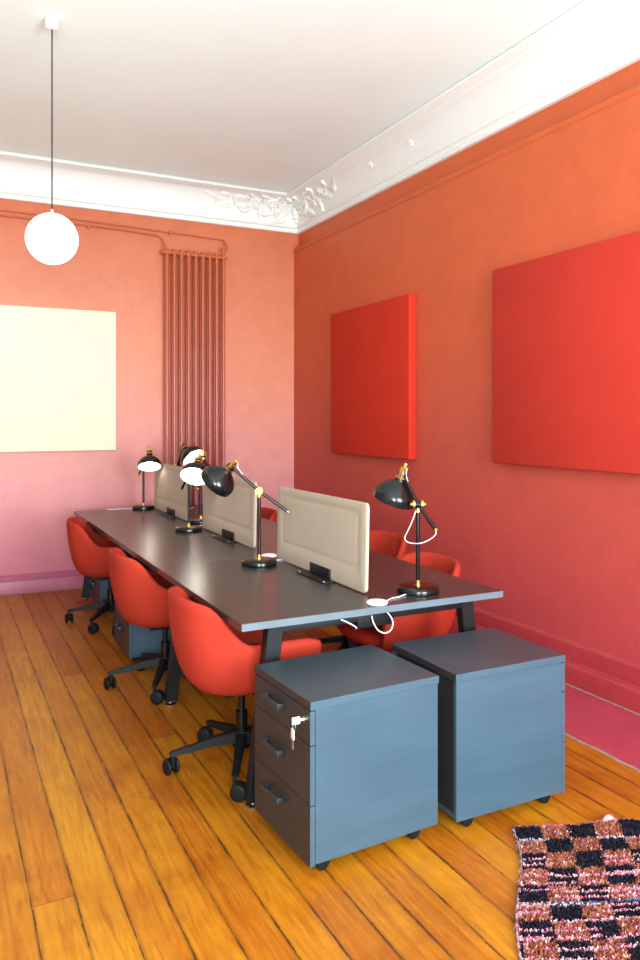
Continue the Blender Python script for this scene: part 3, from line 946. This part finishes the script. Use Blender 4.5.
ped.location = (1.078, 2.213, 0); ped.rotation_euler = (0, 0, math.radians(3))
dup(ped, (2.187, 2.655, 0), PI, 'grey drawer pedestal with plain back and side showing, next to the rug')
dup(ped, (1.035, 4.635, 0), 0, 'grey drawer pedestal under the desk between two left chairs')
dup(ped, (1.125, 6.045, 0), 0, 'grey drawer pedestal under the far end of the desk')

# keys in the lock
kx, ky, kz = 1.078-.005, 2.213+.04, .516
keys = thing('key_bunch', (kx, ky, kz), 'two white-headed keys hanging from lock of near pedestal', 'keys')
k1 = MB(); k1.box(-.016, 0, -.0012, .0012, -.004, .004); k1.box(-.044, -.014, -.003, .003, -.013, .012, .003)
k1.build('key', M['key'], keys)
rg = MB(); rg.tube([(-.036 + .0*i, .011*math.cos(2*PI*i/20), -.018 + .014*math.sin(2*PI*i/20)) for i in range(21)], .0012, 6, cap=False)
rg.build('key_ring', M['steel'], keys)
k2 = MB(); k2.box(-.040, -.034, -.002, .020, -.064, -.028, .003, seg=2)
k2o = k2.build('key', M['key'], keys)
k3 = MB(); k3.box(-.0378, -.0358, .005, .013, -.095, -.064)
k3.build('key_blade', M['steel'], k2o)

# ------------------------------------------------------------------ rug
def rug():
    rnd = random.Random(11)
    root = thing('checkered_rug', (1.876, 2.164, 0), 'shaggy pink, rust and black checkered rug on the floor', 'rug')
    ex = Vector((.437, -.189, 0)).normalized()
    ey = Vector((-.45, -.60, 0)).normalized()
    Wx, Ly = 1.0, 1.05
    rust = [srgb(158, 88, 64), srgb(142, 74, 52), srgb(176, 106, 82), srgb(132, 66, 54), srgb(186, 122, 98)]
    black = [srgb(20, 19, 28), srgb(28, 26, 36), srgb(16, 16, 20), srgb(38, 40, 62)]
    pink = [srgb(214, 140, 158), srgb(232, 186, 190), srgb(196, 92, 122), srgb(224, 168, 176)]
    white = [srgb(206, 190, 194), srgb(188, 176, 186)]
    blue = [srgb(96, 100, 150), srgb(60, 70, 110)]
    def edge_x(v):      # wavy left selvedge
        return .012*math.sin(v*9) + .018*math.sin(v*4.1+1) - .018*math.sin(1)
    def height(u, v):
        return .007 + .004*math.sin(u*9+v*3) + .003*math.sin(v*17-u*4) + .016*math.exp(-((v-.015)/.04)**2)*max(0, math.sin((u-.26)*12))*(1 if .26 < u < .52 else 0)
    def P(u, v, dz=0):
        # rows droop a little
        vv = v + .010*math.sin(u*8+.6)
        q = ex*(u + edge_x(v)) + ey*vv
        return Vector((q.x, q.y, height(u, v)+dz))
    # per-row style
    rows = int(Ly/.0095)
    stripe = {}
    for r in range(rows):
        v = r*.0095
        band = int(v/.058)
        stripe[r] = None
        if v > .30 and r % 4 == 0: stripe[r] = 'pink' if rnd.random() < .85 else 'white'
        elif rnd.random() < .10: stripe[r] = rnd.choice(['pink', 'blue', 'white', 'pink'])
    def colour(u, v, r):
        bw = .098
        c = int(math.floor(u/bw + .12*math.sin(v*7))); b = int(v/.088)
        st_ = stripe.get(r)
        if st_:
            seg_ = math.sin(u*13 + r*2.1)
            if seg_ > -.45:
                return rnd.choice({'pink': pink, 'white': white, 'blue': blue}[st_])
        if (c + b) % 2 == 0:
            return rnd.choice(black)
        if rnd.random() < .09: return rnd.choice(pink)
        return rnd.choice(rust)
    # backing cloth
    m = MB(); g = {}
    nu, nv = 50, 52
    for i in range(nu+1):
        for j in range(nv+1):
            g[i, j] = m.bm.verts.new(P(Wx*i/nu, Ly*j/nv, -.004))
    for i in range(nu):
        for j in range(nv):
            m.face([g[i, j], g[i+1, j], g[i+1, j+1], g[i, j+1]])
    bk = m.build('backing', M['rug_back'], root, recalc=False, smooth=60)
    sd = bk.modifiers.new('t', 'SOLIDIFY'); sd.thickness = .003
    # pile: tufts of wool lying along their row
    verts, faces, cols = [], [], []
    du = .0062
    for r in range(rows):
        v = r*.0095
        n = int(Wx/du)
        for i in range(n):
            u = i*du + rnd.uniform(-.002, .002)
            if u < .004: continue
            col = colour(u, v, r)
            sh = rnd.uniform(.75, 1.15); col = (col[0]*sh, col[1]*sh, col[2]*sh, 1)
            for q in range(2):
                uu = u + rnd.uniform(-.004, .004); v2 = v + rnd.uniform(-.004, .004)
                b0 = P(uu, v2, -.004)
                lean = ex*rnd.uniform(-.006, .006) + ey*rnd.uniform(.001, .009)
                tip = b0 + lean + Vector((0, 0, rnd.uniform(.010, .017)))
                w1 = .0034
                k = len(verts)
                an = rnd.uniform(0, PI)
                for z in range(3):
                    aa = an + z*2*PI/3
                    verts.append(b0 + Vector((w1*math.cos(aa), w1*math.sin(aa), 0)))
                for z in range(3):
                    aa = an + z*2*PI/3
                    verts.append(tip + Vector((w1*.75*math.cos(aa), w1*.75*math.sin(aa), 0)))
                for z in range(3):
                    z2 = (z+1) % 3
                    faces.append((k+z, k+z2, k+3+z2, k+3+z))
                faces.append((k+3, k+4, k+5))
                cols += [col]*6
    me = bpy.data.meshes.new('pile')
    me.from_pydata([tuple(v) for v in verts], [], faces)
    at = me.color_attributes.new('Col', 'FLOAT_COLOR', 'POINT')
    at.data.foreach_set('color', [x for c in cols for x in c])
    me.materials.append(M['rug'])
    o = bpy.data.objects.new('pile', me); COL.objects.link(o); o.parent = root; o['kind'] = 'stuff'
    # pink-white selvedge
    s = MB()
    pts = [P(0, v/60*Ly, -.001) + Vector((.0, .0, .001*math.sin(v))) for v in range(61)]
    s.tube(spline(pts, 3), [.0045 + .0015*math.sin(i*.9) for i in range(181)], 8)
    for i in range(12):
        p = P(0, rnd.random()*Ly, 0); d = -ex*rnd.uniform(.006, .016) + ey*rnd.uniform(-.012, .012)
        s.tube([p, p + d*.6 + Vector((0, 0, .002)), p + d + Vector((0, 0, -p.z+.002))], .0013, 5)
    s.build('selvedge', M['rug_edge'], root, smooth=80)
    # turned-up pale flap and pink fringe on the far edge
    fl = MB()
    nu = 10; G = {}
    for i in range(nu+1):
        u = .33 + .06*i/nu
        for j in range(7):
            a = j/6
            lift = .022*math.sin(a*PI*.6)*math.sin(PI*i/nu)
            G[i, j] = fl.bm.verts.new(P(u, .01-.028*a*math.sin(PI*(.15+.7*i/nu)), .004 + lift))
    for i in range(nu):
        for j in range(6): fl.face([G[i, j], G[i+1, j], G[i+1, j+1], G[i, j+1]])
    fo = fl.build('turned_flap', M['rug_edge'], root, smooth=80, recalc=False)
    sd = fo.modifiers.new('t', 'SOLIDIFY'); sd.thickness = .003
    fr = MB()
    for i in range(230):
        u = .005 + (Wx-.01)*i/229
        p = P(u, 0, .0); d = -ey*rnd.uniform(.006, .016) + ex*rnd.uniform(-.008, .008)
        fr.tube([p, p + d*.6 + Vector((0, 0, .008)), p + d + Vector((0, 0, rnd.uniform(-.004, .006)))], .0016, 4)
    fr.build('fringe', M['rug_fringe'], root, smooth=80)
M['rug_back'] = mat_plain('woven_backing', srgb(120, 60, 62), .9, noise=(200, .2))
M['rug_edge'] = mat_plain('pale_selvedge_wool', srgb(172, 138, 146), .9, noise=(120, .25))
M['rug_fringe'] = mat_plain('pink_fringe_wool', srgb(186, 92, 104), .9, noise=(90, .4))
rug()

# ------------------------------------------------------------------ light
def area(name, loc, rot, sx, sy, col, power, spread=180):
    l = bpy.data.lights.new(name, 'AREA'); l.shape = 'RECTANGLE'; l.size = sx; l.size_y = sy
    l.color = col; l.energy = power; l.spread = math.radians(spread)
    o = bpy.data.objects.new(name, l); COL.objects.link(o); o.location = loc; o.rotation_euler = rot
    return o
for i, (a, b) in enumerate(wins):
    cx, cz = (a+b)/2, (wz0+wz1)/2
    # sky seen through the window (cool, falling), added fill light (cool, rising) to brighten the ceiling
    area('window_sky', (cx, YF-.07, cz), (math.radians(90-30), 0, 0), b-a-.1, (wz1-wz0)-.1, (.76, .93, 1.0), 125, 150)
    area('window_bounce', (cx, YF-.06, cz-.2), (math.radians(90+28), 0, 0), b-a-.1, (wz1-wz0)-.5, (.88, .97, 1.0), 225, 160)
wd = bpy.data.worlds.new('world'); scene.world = wd
wd.use_nodes = True
wn = wd.node_tree.nodes
sky = wn.new('ShaderNodeTexSky'); sky.sky_type = 'HOSEK_WILKIE' if False else sky.sky_type
wd.node_tree.links.new(sky.outputs[0], wn['Background'].inputs[0])
wn['Background'].inputs[1].default_value = .05

# ------------------------------------------------------------------ camera
cam = bpy.data.cameras.new('camera'); co = bpy.data.objects.new('camera', cam); COL.objects.link(co)
co.location = (0, 0, 1.5)
co.rotation_euler = (math.radians(90), 0, math.radians(-26.67))
cam.sensor_fit = 'VERTICAL'; cam.sensor_height = 36; cam.sensor_width = 24
cam.lens = 760/960*36
cam.shift_y = -(480-419.3)/960
cam.clip_start = .02
scene.camera = co

scene.view_settings.view_transform = 'Standard'
scene.view_settings.look = 'None'
scene.view_settings.exposure = 0.0
scene.view_settings.gamma = 1.0
scene.view_settings.use_curve_mapping = False
scene.cycles.use_denoising = True
scene.cycles.max_bounces = 8
scene.cycles.diffuse_bounces = 5
scene.cycles.sample_clamp_indirect = 6
